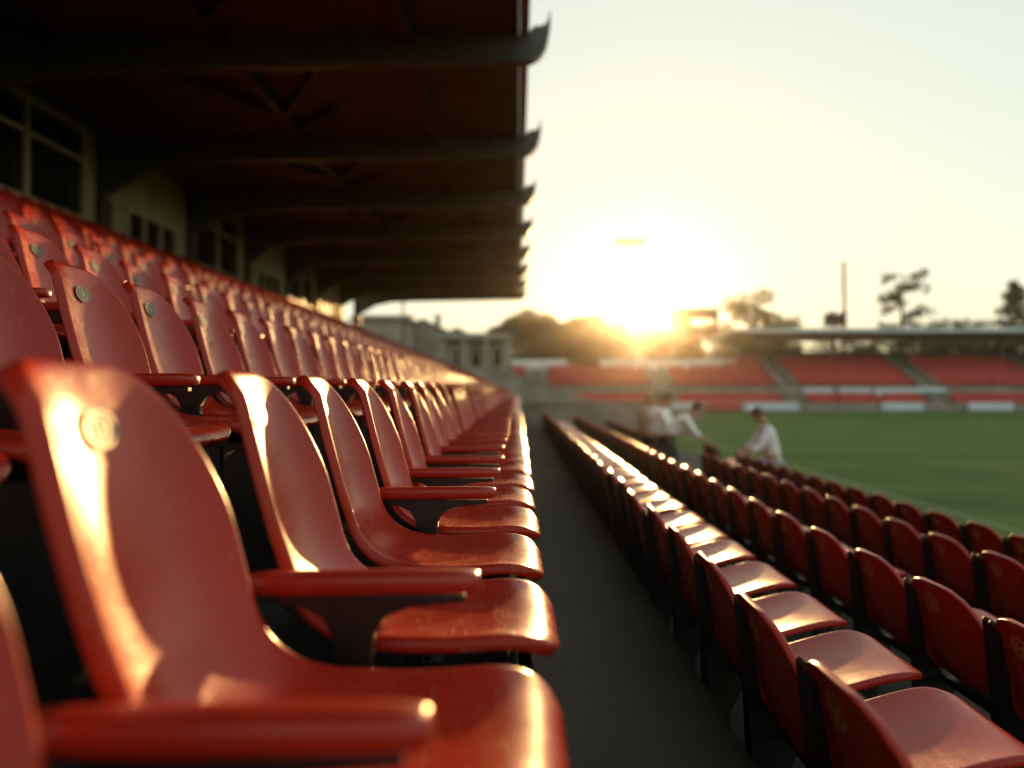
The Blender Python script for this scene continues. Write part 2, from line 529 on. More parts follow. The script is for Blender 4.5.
SEAT_L = 0.50     # seat height above its step
ctrlL = [(0.0, 0.972), (0.022, 0.88), (0.050, 0.77), (0.085, 0.66), (0.135, 0.575), (0.205, 0.530), (0.300, 0.512), (0.42, 0.512), (0.525, 0.520), (0.567, 0.512), (0.587, 0.492)]
ctrlR = [(0.0, 0.742), (0.018, 0.66), (0.034, 0.57), (0.052, 0.475), (0.085, 0.395), (0.145, 0.362), (0.23, 0.378), (0.33, 0.405), (0.45, 0.438), (0.54, 0.452), (0.585, 0.444), (0.602, 0.420)]
RTL = ((0.035, 0.045), (0.135, 0.27))
RTR = ((0.16, 0.20), (0.10, 0.10))
shL = Shell(ctrlL, 0.178, 34, 17, 0.048, 2.7, RTL, 0.075, 0.026, 0.47, 0.016)
shR = Shell(ctrlR, 0.213, 32, 17, 0.022, 2.6, RTR, 0.13, 0.022, 0.44, 0.020, 0.014, 0.022)
shLlo = Shell(ctrlL, 0.178, 11, 7, 0.048, 2.7, RTL, 0.075, 0.026, 0.47, 0.016)

def ellipse_strip(b, sh, d0, v0, rd, rv, r_in, r_out, lift, mi, rear, n=28, a0=0.0, a1=2 * math.pi):
    vs, fs = [], []
    for k in range(n + 1):
        a = a0 + (a1 - a0) * k / n
        for r in (r_in, r_out):
            vs.append(sh.on_back(d0 + rd * r * math.sin(a), v0 + rv * r * math.cos(a), lift, rear))
    for k in range(n):
        fs.append((2 * k, 2 * k + 1, 2 * k + 3, 2 * k + 2))
    b.add(vs, fs, mi)
def stroke(b, sh, d0, v0, rd, rv, pts, w, lift, mi, rear):
    vs, fs = [], []
    for i, p in enumerate(pts):
        a, c = pts[max(0, i - 1)], pts[min(len(pts) - 1, i + 1)]
        tx, ty = c[0] - a[0], c[1] - a[1]
        l = math.hypot(tx, ty) or 1
        nx, ny = -ty / l * w, tx / l * w
        for sg in (-1, 1):
            vs.append(sh.on_back(d0 - rd * (p[1] + sg * ny), v0 + rv * (p[0] + sg * nx), lift, rear))
    for i in range(len(pts) - 1):
        fs.append((2 * i, 2 * i + 1, 2 * i + 3, 2 * i + 2))
    b.add(vs, fs, mi)

# badge on the left seats: pale oval plate, dark rim, dark curved device
eb = MB()
D0, V0, RD, RV = 0.080, -0.020, 0.025, 0.038
ellipse_strip(eb, shL, D0, V0, RD, RV, 0.0, 0.86, 0.0044, 0, False)
ellipse_strip(eb, shL, D0, V0, RD, RV, 0.80, 1.0, 0.0052, 1, False)
stroke(eb, shL, D0, V0, RD, RV, [(-0.45, 0.55), (-0.1, 0.62), (0.3, 0.4), (0.42, 0.0), (0.3, -0.4), (-0.05, -0.6)], 0.10, 0.0056, 1, False)
stroke(eb, shL, D0, V0, RD, RV, [(-0.45, 0.5), (-0.5, 0.1), (-0.38, -0.35), (-0.1, -0.55)], 0.09, 0.0058, 1, False)
stroke(eb, shL, D0, V0, RD, RV, [(-0.12, 0.3), (0.08, 0.0), (-0.05, -0.3)], 0.10, 0.0060, 2, False)
emblemL = eb.mesh("emblem", [M['badge'], M['badge_ring'], M['badge_gold']], smooth=True)
# emblem on the rear of the right seats: gold outlined oval with a knotted device
er = MB()
D0, V0, RD, RV = 0.085, 0.095, 0.033, 0.055
ellipse_strip(er, shR, D0, V0, RD, RV, 0.90, 1.0, 0.0020, 0, True)
ellipse_strip(er, shR, D0, V0, RD, RV, 0.76, 0.81, 0.0020, 0, True)
stroke(er, shR, D0, V0, RD, RV, [(0.55, -0.35), (0.45, 0.2), (0.2, 0.5), (0.05, 0.1), (-0.1, -0.4), (-0.3, 0.1), (-0.5, 0.4)], 0.07, 0.0022, 0, True)
stroke(er, shR, D0, V0, RD, RV, [(0.5, 0.05), (0.15, -0.1), (-0.2, 0.3), (-0.5, -0.1), (-0.25, -0.45)], 0.07, 0.0024, 0, True)
stroke(er, shR, D0, V0, RD, RV, [(0.2, -0.55), (-0.1, -0.6), (-0.35, -0.5)], 0.05, 0.0022, 0, True)
emblemR = er.mesh("emblem", [M['badge_gold']], smooth=True)

# armrest: rounded red pad on a black T bracket that tapers to a post
def pad_mesh():
    b = MB()
    n = 14
    x0, x1, y, zt, th, w = 0.085, 0.455, -0.255, 0.656, 0.037, 0.054
    out = []
    prof = [(x0, .45), (x0 + .012, .8), (x0 + .05, 1), (x1 - .06, 1), (x1 - .025, .9), (x1 - .007, .65), (x1, .35)]
    rings = []
    for (x, k) in prof:
        ring = []
        for q in range(16):
            a = 2 * math.pi * q / 16
            c, s_ = math.cos(a), math.sin(a)
            e = 0.55
            yy = math.copysign(abs(c) ** e, c) * w / 2 * (0.55 + .45 * k)
            zz = math.copysign(abs(s_) ** e, s_) * th / 2 * (0.5 + .5 * k)
            ring.append((x, y + yy, zt - th / 2 + zz + (0.004 if x > 0.3 else 0)))
        rings.append(ring)
    vs = [p for r in rings for p in r]
    fs = []
    for i in range(len(rings) - 1):
        for q in range(16):
            fs.append((i * 16 + q, i * 16 + (q + 1) % 16, (i + 1) * 16 + (q + 1) % 16, (i + 1) * 16 + q))
    fs.append(tuple(range(15, -1, -1)))
    fs.append(tuple(range((len(rings) - 1) * 16, len(rings) * 16)))
    b.add(vs, fs)
    me = b.mesh("armrest", M['arm'], smooth=True)
    me = modified(me, [('SUBSURF', dict(levels=1, render_levels=1))], "armrest")
    me.polygons.foreach_set("use_smooth", [True] * len(me.polygons))
    return me
padL = pad_mesh()
sb = MB()
poly = [(0.10, 0.621), (0.10, 0.609), (0.17, 0.602), (0.205, 0.586), (0.222, 0.555), (0.224, 0.47), (0.214, 0.36), (0.205, 0.30), (0.265, 0.30), (0.272, 0.36), (0.280, 0.47), (0.286, 0.555), (0.305, 0.586), (0.345, 0.602), (0.43, 0.609), (0.43, 0.621)]
sb.prism(poly, 'y', -0.263, -0.237)
supL = sb.mesh("armrest_bracket", M['black'], bevel=0.003)
def legL(sy):
    b = MB()
    b.bar((0.245, sy * 0.145, 0.505), (0.200, sy * 0.145, 0.012), 0.030, 0.040, 0, (1, 0, 0), 0.028, 0.030)
    b.bar((0.245, sy * 0.145, 0.470), (0.09, sy * 0.145, 0.60), 0.022, 0.022, 0, (1, 0, 0))
    b.box(0.15, 0.26, sy * 0.145 - 0.03, sy * 0.145 + 0.03, 0.0, 0.011, 1)
    return b.mesh("leg", [M['black'], M['foot']], bevel=0.003)
legsL = [legL(-1), legL(1)]
crL = MB(); crL.bar((0.235, -0.205, 0.475), (0.235, 0.205, 0.475), 0.04, 0.03); crossL = crL.mesh("cross_rail", M['black'], bevel=0.003)
def legR(sy):
    b = MB()
    y = sy * 0.2325
    poly = [(0.008, 0.69), (0.016, 0.700), (0.026, 0.69), (0.050, 0.55), (0.080, 0.43), (0.13, 0.345), (0.185, 0.335), (0.185, 0.30), (0.12, 0.17), (0.105, 0.012), (0.045, 0.012), (0.040, 0.25), (0.032, 0.42)]
    b.prism(poly, 'y', y - 0.0180, y + 0.0180, 0)
    b.box(0.02, 0.14, y - 0.025, y + 0.025, 0.0, 0.011, 1)
    return b.mesh("leg", [M['black'], M['foot']], bevel=0.002)
legsR = [legR(-1), legR(1)]
crR = MB(); crR.bar((0.15, -0.210, 0.325), (0.15, 0.210, 0.325), 0.04, 0.03); crossR = crR.mesh("cross_rail", M['black'], bevel=0.003)
shellL = shL.mesh("shell", M['red'], 1)
shellR = shR.mesh("shell", M['red'], 1)

def joined(name, parts, mats):
    b = MB()
    for me, mmap in parts:
        o = len(b.v)
        b.v += [tuple(v.co) for v in me.vertices]
        for p in me.polygons:
            b.f.append(tuple(i + o for i in p.vertices))
            b.m.append(mmap[p.material_index])
    me = bpy.data.meshes.new(name)
    me.from_pydata(b.v, [], b.f)
    for mm in mats: me.materials.append(mm)
    me.polygons.foreach_set("material_index", b.m)
    me.polygons.foreach_set("use_smooth", [mi in (0, 3) for mi in b.m])
    return me
SM = [M['red'], M['black'], M['foot'], M['arm'], M['badge'], M['badge_ring'], M['badge_gold']]
shellL0 = shLlo.mesh("shell_far", M['red'], 1)
wholeL = joined("seat_whole", [(shellL0, [0]), (legsL[0], [1, 2]), (legsL[1], [1, 2]), (crossL, [1]), (padL, [3]), (supL, [1]), (emblemL, [4, 5, 6])], SM)
def moved(me, dy):
    c = me.copy(); c.transform(Matrix.Translation((0, dy, 0))); return c
wholeL2 = joined("seat_whole", [(shellL0, [0]), (legsL[0], [1, 2]), (legsL[1], [1, 2]), (crossL, [1]), (moved(padL, 0.04), [3]), (moved(supL, 0.04), [1]), (emblemL, [4, 5, 6])], SM)
kk = MB(); kk.box(0.528, 0.540, -0.252, 0.252, 0.03, 0.468); sun_block = kk.mesh("sun_block_panel", M['black'])  # added panel: blocks low sun under the pans, black in place of shade
shRlo = Shell(ctrlR, 0.213, 13, 9, 0.022, 2.6, RTR, 0.13, 0.022, 0.44, 0.020, 0.014, 0.022)
shellR0 = shRlo.mesh("shell_far", M['red'], 1)
wholeR = joined("seat_whole", [(shellR0, [0]), (legsR[0], [1, 2]), (legsR[1], [1, 2]), (crossR, [1]), (emblemR, [6])], SM)
shLmin = Shell(ctrlL, 0.178, 8, 5, 0.048, 2.7, RTL, 0.075, 0.026, 0.47, 0.016)
massL = joined("seat_mass", [(shLmin.mesh("shell_min", M['red'], 0), [0]), (legsL[1], [1, 2]), (moved(padL, 0.04), [3]), (moved(supL, 0.04), [1])], SM)

GROUP = "red plastic seats on the terraces"
def seat_root(side):
    r = empty("stadium_seat")
    r["category"] = "stadium seat"; r["group"] = GROUP
    if side == 'L':
        link("shell", shellL, r); link("emblem", emblemL, r); link("leg", legsL[0], r); link("leg", legsL[1], r); link("cross_rail", crossL, r)
        a = link("armrest", padL, r)
        link("armrest_bracket", supL, a)
    else:
        link("shell", shellR, r); link("emblem", emblemR, r); link("leg", legsR[0], r); link("leg", legsR[1], r); link("cross_rail", crossR, r)
    return r

ONES = "zeroth first second third fourth fifth sixth seventh eighth ninth tenth eleventh twelfth thirteenth fourteenth fifteenth sixteenth seventeenth eighteenth nineteenth".split()
TENS = {2: "twent", 3: "thirt", 4: "fort", 5: "fift", 6: "sixt", 7: "sevent"}
def ordinal(n):
    if n < 20: return ONES[n]
    t_, u = divmod(n, 10)
    return TENS[t_] + ("ieth" if u == 0 else "y-" + ONES[u])

PITCH = 0.5
L_X0, L_Y0 = -0.52, 0.705
ROW_SHIFT = [0, 0.42, 0.06, -0.2, 0.11, -0.07, 0.17, 0.0, -0.15, 0.08, 0.2]
ROW_PITCH = [0.5, 0.43] + [0.42] * 9
F_PX = 740.0
def in_frame(x, y, h):
    if y < 0.08: return False
    sx, sy = 518 + x / y * F_PX, 388 - h / y * F_PX
    return -10 < sx < 1034 and -10 < sy < 778
seats = []        # (distance, side, row, x, y_centre, floor height)
for n in range(NL):
    x, fl = L_X0 + ROWX[n], AISLE + ROWZ[n]
    PITCH = ROW_PITCH[n]
    k0 = -1 if n < 2 else 0
    for k in range(k0, 90):
        y = L_Y0 + PITCH * k + 0.22 + ROW_SHIFT[n]
        if y > L_END - 0.3: break
        vis = any(in_frame(x + a, y + b, fl + c) for a in (0.0, 0.3, 0.55) for b in (-0.21, 0.21) for c in (0.52, 0.7, 0.95))
        if vis or (n < 3 and y > 0): seats.append([math.hypot(x, y), 'L', n, x, y, fl, vis])
for n, (x, h) in enumerate(RROW):
    rngs = [[(0.75, 19.2)], [(1.4, 20.6)], [(2.4, 10.2), (14.6, 21.0)], [(3.4, 11.9), (12.6, 13.9)]][n]
    for (a0, a1) in rngs:
        k = 0
        y0 = {0: 0.86, 1: 1.675, 2: 2.31, 3: 3.50}[n]
        while True:
            y = y0 + 0.5 * k
            k += 1
            if y > a1: break
            if y < a0: continue
            fl = h - R_BACK
            vis = any(in_frame(x + a, y + b, fl + c) for a in (0.0, 0.3, 0.5) for b in (-0.21, 0.21) for c in (0.43, 0.6, 0.74))
            if vis: seats.append([math.hypot(x, y), 'R', n, x, y, fl, vis])
seats.sort(key=lambda s: (s[1] != 'R', s[0]))
nR = sum(1 for s in seats if s[1] == 'R')
cand = seats[:nR] + sorted(seats[nR:], key=lambda s: s[0])
single = cand[:300]
mass = [s for s in cand[300:]]
protoL, protoR = seat_root('L'), seat_root('R')
usedL = usedR = False
rows = {}
for s in single: rows.setdefault((s[1], s[2]), []).append(s)
ROWL = ["front row left of the aisle", "second row left of the aisle", "third row left of the aisle", "fourth row left of the aisle",
        "fifth row left of the aisle", "sixth row left of the aisle", "seventh row left of the aisle", "eighth row left of the aisle", "ninth row left of the aisle", "tenth row left of the aisle", "top row left of the aisle"]
ROWR = ["first row right of the aisle", "second row right of the aisle", "third row right of the aisle", "last row before the pitch"]
rnd = random.Random(3)
for (side, n), lst in sorted(rows.items()):
    lst.sort(key=lambda s: s[4])
    c = 0
    for s in lst:
        if s[6]: c += 1
        x, y, fl = s[3], s[4], s[5]
        near = s[0] < 9.0
        jit = rnd.uniform(-0.006, 0.006)
        if near:
            if side == 'L':
                o = protoL if not usedL else copy_tree(protoL); usedL = True
            else:
                o = protoR if not usedR else copy_tree(protoR); usedR = True
        else:
            o = link("stadium_seat", wholeL if side == 'L' else wholeR)
            o["category"] = "stadium seat"; o["group"] = GROUP
        if side == 'L':
            if n > 0:
                for ch in o.children:
                    if ch.name.startswith("armrest"): ch.location = (0, 0.04, 0)
                if not near: o.data = wholeL2
            else:
                link("sun_block_panel", sun_block, o)
        o.location = (x + jit, y + rnd.uniform(-0.004, 0.004), Z(fl) + (0.004 if (side, n) == ('L', 0) else 0) + 0.001)
        o.rotation_euler = (rnd.uniform(-0.006, 0.006), rnd.uniform(-0.012, 0.012), rnd.uniform(-0.016, 0.016))
        place = ordinal(max(c, 1)) + " from the camera, "
        if side == 'L':
            o["label"] = "red armrest seat, " + place + ROWL[n]
            if not s[6]: o["label"] = "red seat cut off by the near edge of the " + ROWL[n]
        else:
            o["label"] = "red seat facing away, " + place + ROWR[n]
        if side == 'L' and n == 0 and abs(y - (L_Y0 + 2 * 0.5 + 0.22)) < 0.1:
            for ch in list(o.children):
                if ch.name.startswith("armrest"):
                    for g2 in list(ch.children): bpy.data.objects.remove(g2)
                    bpy.data.objects.remove(ch)
            o["label"] = "red seat lacking its near armrest, " + place + ROWL[n]
b = MB()
vv = [v.co.copy() for v in massL.vertices]
ff = [(tuple(p.vertices), p.material_index) for p in massL.polygons]
for s in mass:
    o = len(b.v)
    b.v += [(v.x + s[3], v.y + s[4], v.z + Z(s[5]) + 0.001) for v in vv]
    for f, mi in ff:
        b.f.append(tuple(i + o for i in f)); b.m.append(mi)
if mass:
    me = bpy.data.meshes.new("far_seats")
    me.from_pydata(b.v, [], b.f)
    for mm in SM: me.materials.append(mm)
    me.polygons.foreach_set("material_index", b.m)
    me.polygons.foreach_set("use_smooth", [mi in (0, 3) for mi in b.m])
    tag(link("far_seats", me), "mass of small red seats filling the upper and far left terrace", "seats", GROUP, "stuff")

# ------------------------------------------------------------------ left stand: roof, rafters, rear wall
H_ROOF = 5.02
RAFTER_Y = [2.2, 6.3, 10.45, 14.65, 18.6, 22.5, 26.5, 30.5, 34.5, 38.4]
WX = -8.3
st = empty("grandstand_roof", (0, 0, 0), "dark brown timber grandstand roof on grey rafters with upturned tips", "roof")
b = MB()
y = -5.0
while y < ROOF_END:                                     # boards run across the stand
    b.box(WX - 0.3, 0.0, y + 0.004, min(y + 0.196, ROOF_END), Z(H_ROOF) + 0.0, Z(H_ROOF) + 0.03)
    y += 0.2
b.build("roof_boards", M['timber'], st)
b = MB(); b.box(WX - 0.35, 0.02, -5, ROOF_END + 0.05, Z(H_ROOF) + 0.034, Z(H_ROOF) + 0.10)
b.build("roof_sheet", M['roofmetal'], st)
b = MB(); b.box(0.024, 0.075, -5, ROOF_END, Z(H_ROOF) - 0.06, Z(H_ROOF) + 0.20); b.box(0.075, 0.16, -5, ROOF_END, Z(H_ROOF) - 0.02, Z(H_ROOF) + 0.0)
b.build("gutter", M['gutter'], st, bevel=0.006)
for y in RAFTER_Y:
    b = MB()
    h = Z(H_ROOF)
    # tapered beam with a haunch at the wall and an upturned tip at the eave
    low = [(WX, h - 1.25), (WX + 0.35, h - 1.05), (WX + 0.9, h - 0.74), (WX + 1.7, h - 0.57), (WX + 3.0, h - 0.52), (-2.0, h - 0.47), (-0.6, h - 0.45), (0.06, h - 0.44), (0.20, h - 0.42), (0.32, h - 0.345), (0.40, h - 0.22), (0.44, h - 0.05), (0.458, h + 0.08), (0.460, h + 0.27)]
    up = [(0.440, h + 0.27), (0.425, h + 0.17), (0.395, h + 0.105), (0.34, h + 0.075), (0.22, h + 0.06), (0.165, h + 0.0), (0.165, h - 0.024), (0.075, h - 0.024), (0.072, h - 0.064), (0.0, h - 0.064), (0.0, h - 0.004), (WX, h - 0.004)]
    b.prism(low + up, 'y', y - 0.09, y + 0.09)
    b.build("rafter", M['beam'], st, bevel=0.008)
for x in (-1.55, -4.2, -6.6):
    b = MB()
    for y0, y1 in zip(RAFTER_Y[:-1], RAFTER_Y[1:]):
        b.box(x - 0.09, x + 0.09, y0 + 0.093, y1 - 0.093, Z(H_ROOF) - 0.22, Z(H_ROOF) - 0.004)
    b.build("purlin", M['darkwood'], st)
for y0, y1 in zip(RAFTER_Y[1:-1], RAFTER_Y[2:]):
    b = MB()
    hz = Z(H_ROOF) - 0.12
    ym = (y0 + y1) / 2 + 0.6
    b.bar((-4.09, ym, hz), (-2.7, y0 + 0.25, hz), 0.16, 0.14)
    b.bar((-4.09, ym + 0.75, hz), (-3.2, ym - 0.15, hz), 0.14, 0.12)
    b.bar((-4.31, ym, hz), (-5.9, y0 + 0.25, hz), 0.16, 0.14)
    b.build("brace", M['darkwood'], st)

wall = empty("back_wall", (0, 0, 0), "cream rear wall of the grandstand with dark posts and windows", "wall")
wall["kind"] = "thing"
TOPROW = AISLE + ROWZ[NL - 1]
zb, zt = Z(TOPROW) - 0.02, Z(H_ROOF) - 0.006
bays = list(zip(RAFTER_Y[:-1], RAFTER_Y[1:]))
b = MB()
for i, (y0, y1) in enumerate(bays):
    if i == len(bays) - 1: continue
    ya, yb = y0 + 0.2, y1 - 0.2
    tall = i % 2 == 0
    wz0, wz1 = (Z(TOPROW) + 1.12, Z(H_ROOF) - 0.10) if tall else (Z(TOPROW) + 0.98, Z(TOPROW) + 1.78)
    wy0, wy1 = (ya + 0.06, yb - 0.35) if tall else (ya + 0.75, yb - 0.55)
    b.box(WX - 0.15, WX, ya, wy0, zb, zt)
    b.box(WX - 0.15, WX, wy1, yb, zb, zt)
    b.box(WX - 0.15, WX, wy0, wy1, zb, wz0)
    b.box(WX - 0.15, WX, wy0, wy1, wz1, zt)
    w = MB()
    e = 0.07
    w.box(WX - 0.06, WX + 0.05, wy0, wy1, wz0, wz0 + e); w.box(WX - 0.06, WX + 0.05, wy0, wy1, wz1 - e, wz1)
    w.box(WX - 0.06, WX + 0.05, wy0, wy0 + e, wz0 + e, wz1 - e); w.box(WX - 0.06, WX + 0.05, wy1 - e, wy1, wz0 + e, wz1 - e)
    nm = 2 if tall else 3
    for q in range(1, nm):
        yy = wy0 + (wy1 - wy0) * q / nm
        w.box(WX - 0.05, WX + 0.04, yy - 0.035, yy + 0.035, wz0 + e, wz1 - e)
    if tall:
        zz = wz0 + (wz1 - wz0) * 0.66
        for q in range(nm):
            ya2 = wy0 + (wy1 - wy0) * q / nm + 0.075; yb2 = wy0 + (wy1 - wy0) * (q + 1) / nm - 0.075
            w.box(WX - 0.05, WX + 0.04, ya2, yb2, zz - 0.03, zz + 0.03)
    f = w.build("window", M['creamframe'], wall, bevel=0.006)
    p = MB(); p.box(WX - 0.10, WX - 0.085, wy0, wy1, wz0, wz1); p.build("pane", M['glass'], f)
b.build("wall", M['cream'], wall)
for i, y in enumerate(RAFTER_Y):
    b = MB(); b.box(WX - 0.22, WX + 0.12, y - 0.2, y + 0.2, zb, Z(H_ROOF) - 1.26); b.box(WX - 0.22, WX - 0.005, y - 0.2, y + 0.2, Z(H_ROOF) - 1.255, zt)
    b.build("post", M['darkwood'], wall, bevel=0.012)
b = MB(); b.box(WX + 0.12, WX + 0.17, -4, L_END, Z(TOPROW) + 0.80, Z(TOPROW) + 0.86)
for y in RAFTER_Y: b.box(WX + 0.122, WX + 0.168, y + 0.3, y + 0.35, Z(TOPROW), Z(TOPROW) + 0.80)
b.build("handrail", M['darkwood'], wall)

# ------------------------------------------------------------------ beyond the aisle: low walls
b = MB(); b.box(-0.1, 5.2, 31.0, 31.35, 0, Z(-0.62))
b.box(-0.14, 5.24, 30.96, 31.39, Z(-0.62) + 0.002, Z(-0.56))
o = b.build("low_wall", M['grey'], bevel=0.015); tag(o, "low pale grey wall across the far end of the aisle", "wall", None, "thing")
b = MB()
SLOPE = [(14, -1.72), (9.2, -1.67), (6.2, -1.29), (2.0, 0.23), (-1.6, 1.45), (-14, 2.1)]
b.prism([(-14, 0), (14, 0)] + [(x, Z(h)) for x, h in SLOPE], 'y', 56, 56.6, 0)
for (xa, ha), (xb, hb) in zip(SLOPE[:-1], SLOPE[1:]):
    b.bar((xa, 56.3, Z(ha) + 0.06), (xb, 56.3, Z(hb) + 0.06), 0.8, 0.11, 1, (0, 0, 1))
o = b.build("sloping_wall", [M['grey'], M['housewall']]); tag(o, "grey sloping concrete wall descending beyond the end of the left terrace", "wall", None, "thing")

# ------------------------------------------------------------------ end stand behind the pitch
Y0 = 77.0
es = empty("end_stand", (40, Y0, 0), "far end stand with red tiers, stairways and a thin grey roof", "stadium stand")
def EB(b, name, m, **kw):
    for i in range(len(b.v)):
        b.v[i] = (b.v[i][0] - 40, b.v[i][1] - Y0, b.v[i][2])
    return b.build(name, m, es, **kw)
XL, XR = -1.0, 75.0
b = MB()
def low_h(k): return -1.55 + 0.28 * k
def up_h(k): return 0.05 + 0.36 * k
b.box(XL, XR, Y0, Y0 + 0.25, 0.0, Z(-1.55))
for k in range(3): b.box(XL, XR, Y0 + 0.25 + 0.75 * k, Y0 + 1.0 + 0.75 * k, 0, Z(low_h(k)) - 0.3)
b.box(XL, XR, Y0 + 2.5, Y0 + 2.8, 0, Z(0.05))
for k in range(9): b.box(XL if k < 6 else 23.6, XR, Y0 + 2.8 + 0.9 * k, Y0 + 3.7 + 0.9 * k, 0, Z(up_h(k)) - 0.02)
b.box(23.6, XR, Y0 + 10.9, Y0 + 11.2, 0, Z(up_h(9)) + 0.5); b.box(XL, 23.6, Y0 + 8.2, Y0 + 8.5, 0, Z(up_h(6)) - 0.1)
EB(b, "terrace_steps", M['grey'])
stairs_x = [2.0, 15.5, 29.0, 44.0, 58.5]
for sx in stairs_x:
    b = MB()
    for k in range(18 if sx > 24 else 12):
        b.box(sx - 0.75, sx + 0.75, Y0 + 2.8 + 0.45 * k, Y0 + (10.9 if sx > 24 else 8.2), Z(up_h(0)) + 0.18 * k - 0.02, Z(up_h(0)) + 0.18 * k + 0.16)
    b.box(sx - 0.85, sx - 0.78, Y0 + 0.3, Y0 + 2.45, 0.3, Z(-0.4)); b.box(sx + 0.78, sx + 0.85, Y0 + 0.3, Y0 + 2.45, 0.3, Z(-0.4))
    for k in range(5):
        b.box(sx - 0.74, sx + 0.74, Y0 + 0.3 + 0.4 * k, Y0 + 2.45, Z(-2.0) + 0.32 * k, Z(-2.0) + 0.32 * k + 0.3)
    # wedge cheeks either side of the stair
    for sg in (-1, 1):
        xw = sx + sg * 0.86
        b.prism([(Y0 + 2.75, Z(-0.1)), (Y0 + 2.75, Z(0.75)), (Y0 + (10.85 if sx > 24 else 8.2), Z(4.0 if sx > 24 else 2.9)), (Y0 + (10.85 if sx > 24 else 8.2), Z(3.0 if sx > 24 else 2.0))], 'x', xw - 0.09, xw + 0.09)
    EB(b, "stairway", M['grey'])
b = MB()
rr = random.Random(11)
for k in range(3 + 9):
    low = k < 3
    yy = Y0 + (0.55 + 0.75 * k if low else 3.2 + 0.9 * (k - 3))
    hh = (low_h(k) - 0.3) if low else up_h(k - 3) - 0.02
    x = XL + 0.3
    while x < 66:
        if (k < 9 or x > 23.7) and not any(abs(x - sx) < 1.25 for sx in stairs_x) and rr.random() > 0.015:
            z0 = Z(hh) + 0.40
            b.add([(x, yy - 0.22, z0), (x + 0.46, yy - 0.22, z0), (x + 0.46, yy + 0.14, z0 - 0.02), (x, yy + 0.14, z0 - 0.02),
                   (x + 0.02, yy + 0.24, z0 + 0.42), (x + 0.44, yy + 0.24, z0 + 0.42), (x, yy - 0.22, z0 - 0.06), (x + 0.46, yy - 0.22, z0 - 0.06), (x + 0.44, yy + 0.28, z0 + 0.40), (x + 0.02, yy + 0.28, z0 + 0.40),
                   (x + 0.46, yy + 0.19, z0 - 0.08), (x, yy + 0.19, z0 - 0.08)],
                  [(0, 1, 2, 3), (3, 2, 5, 4), (0, 6, 7, 1), (4, 5, 8, 9), (9, 8, 10, 11), (11, 10, 7, 6)])
        x += 0.52
o = EB(b, "stand_seats", M['farred']); o["kind"] = "stuff"
# roof of the end stand, right part only
b = MB()
RX0, RX1 = 23.6, 76.0
b.prism([(Y0 + 4.0, Z(6.05)), (Y0 + 4.0, Z(6.40)), (Y0 + 13.0, Z(5.95)), (Y0 + 13.0, Z(5.62))], 'x', RX0, RX1)
EB(b, "roof", M['roofmetal'], bevel=0.03)
b = MB(); b.box(RX0 - 0.05, RX1, Y0 + 3.86, Y0 + 3.99, Z(6.12), Z(6.52))
EB(b, "fascia", M['board_blue'])
for px in (26.0, 37.2, 46.4, 57.0, 67.0):
    b = MB(); b.box(px - 0.18, px + 0.18, Y0 + 10.4, Y0 + 10.75, Z(up_h(8)), Z(5.85)); b.bar((px, Y0 + 10.4, Z(4.6)), (px, Y0 + 5.5, Z(5.85)), 0.2, 0.25)
    EB(b, "post", M['grey'])
b = MB(); b.box(RX0 + 0.1, RX1, Y0 + 11.25, Y0 + 11.4, Z(up_h(9)) + 0.4, Z(up_h(9)) + 0.95)
EB(b, "parapet", M['darkwood'])
def board(x0, x1, y, h0, h1, m, label):
    b = MB(); b.box(x0 + 0.04, x1 - 0.04, y + 0.03, y + 0.09, h0 + 0.04, h1 - 0.04, 0)
    b.box(x0, x1, y + 0.09, y + 0.16, h0, h1, 1)
    o = b.build("advertising_board", [m, M['white']], bevel=0.01)
    tag(o, label, "board", "boards along the end stand")
yb1, yb2 = Y0 - 0.5, Y0 + 2.30
px2x = lambda px, yy: (px - 518) / F_PX * yy
for (p0, p1, lab) in ((803, 833, "pale blank board, leftmost of three on the upper tier wall under the roof"), (838, 871, "pale blank board, middle of three on the upper tier wall under the roof"), (874, 945, "longest pale blank board on the upper tier wall of the far stand")):
    board(px2x(p0, yb2), px2x(p1, yb2), yb2, Z(-0.95), Z(0.05), M['board_blue'], lab)
board(px2x(965, yb2), px2x(1008, yb2), yb2, Z(-0.9), Z(0.0), M['grey'], "dull grey board on the upper tier wall at the far right")
for (p0, p1, m, lab) in ((744, 798, 'board_blue', "pale pitchside board just right of the bending person's head"), (881, 922, 'board_blue', "short pale pitchside board under the long upper board"), (967, 1011, 'board_blue', "pale pitchside board at the far right of the pitch edge"), (704, 741, 'board_red', "red pitchside board behind the people at the far edge"), (672, 701, 'board_blue', "small pale pitchside board left of the red board"),):
    board(px2x(p0, yb1), px2x(p1, yb1), yb1, 0.05, Z(-1.5), M[m], lab)
for (p0, p1, lab) in ((600, 736, "long white fascia board above the roofless red tier"), (512, 566, "short white fascia board above the leftmost red tier")):
    yy = Y0 + 9.0
    board(px2x(p0, yy), px2x(p1, yy), yy, Z(2.0), Z(3.3), M['white'], lab)

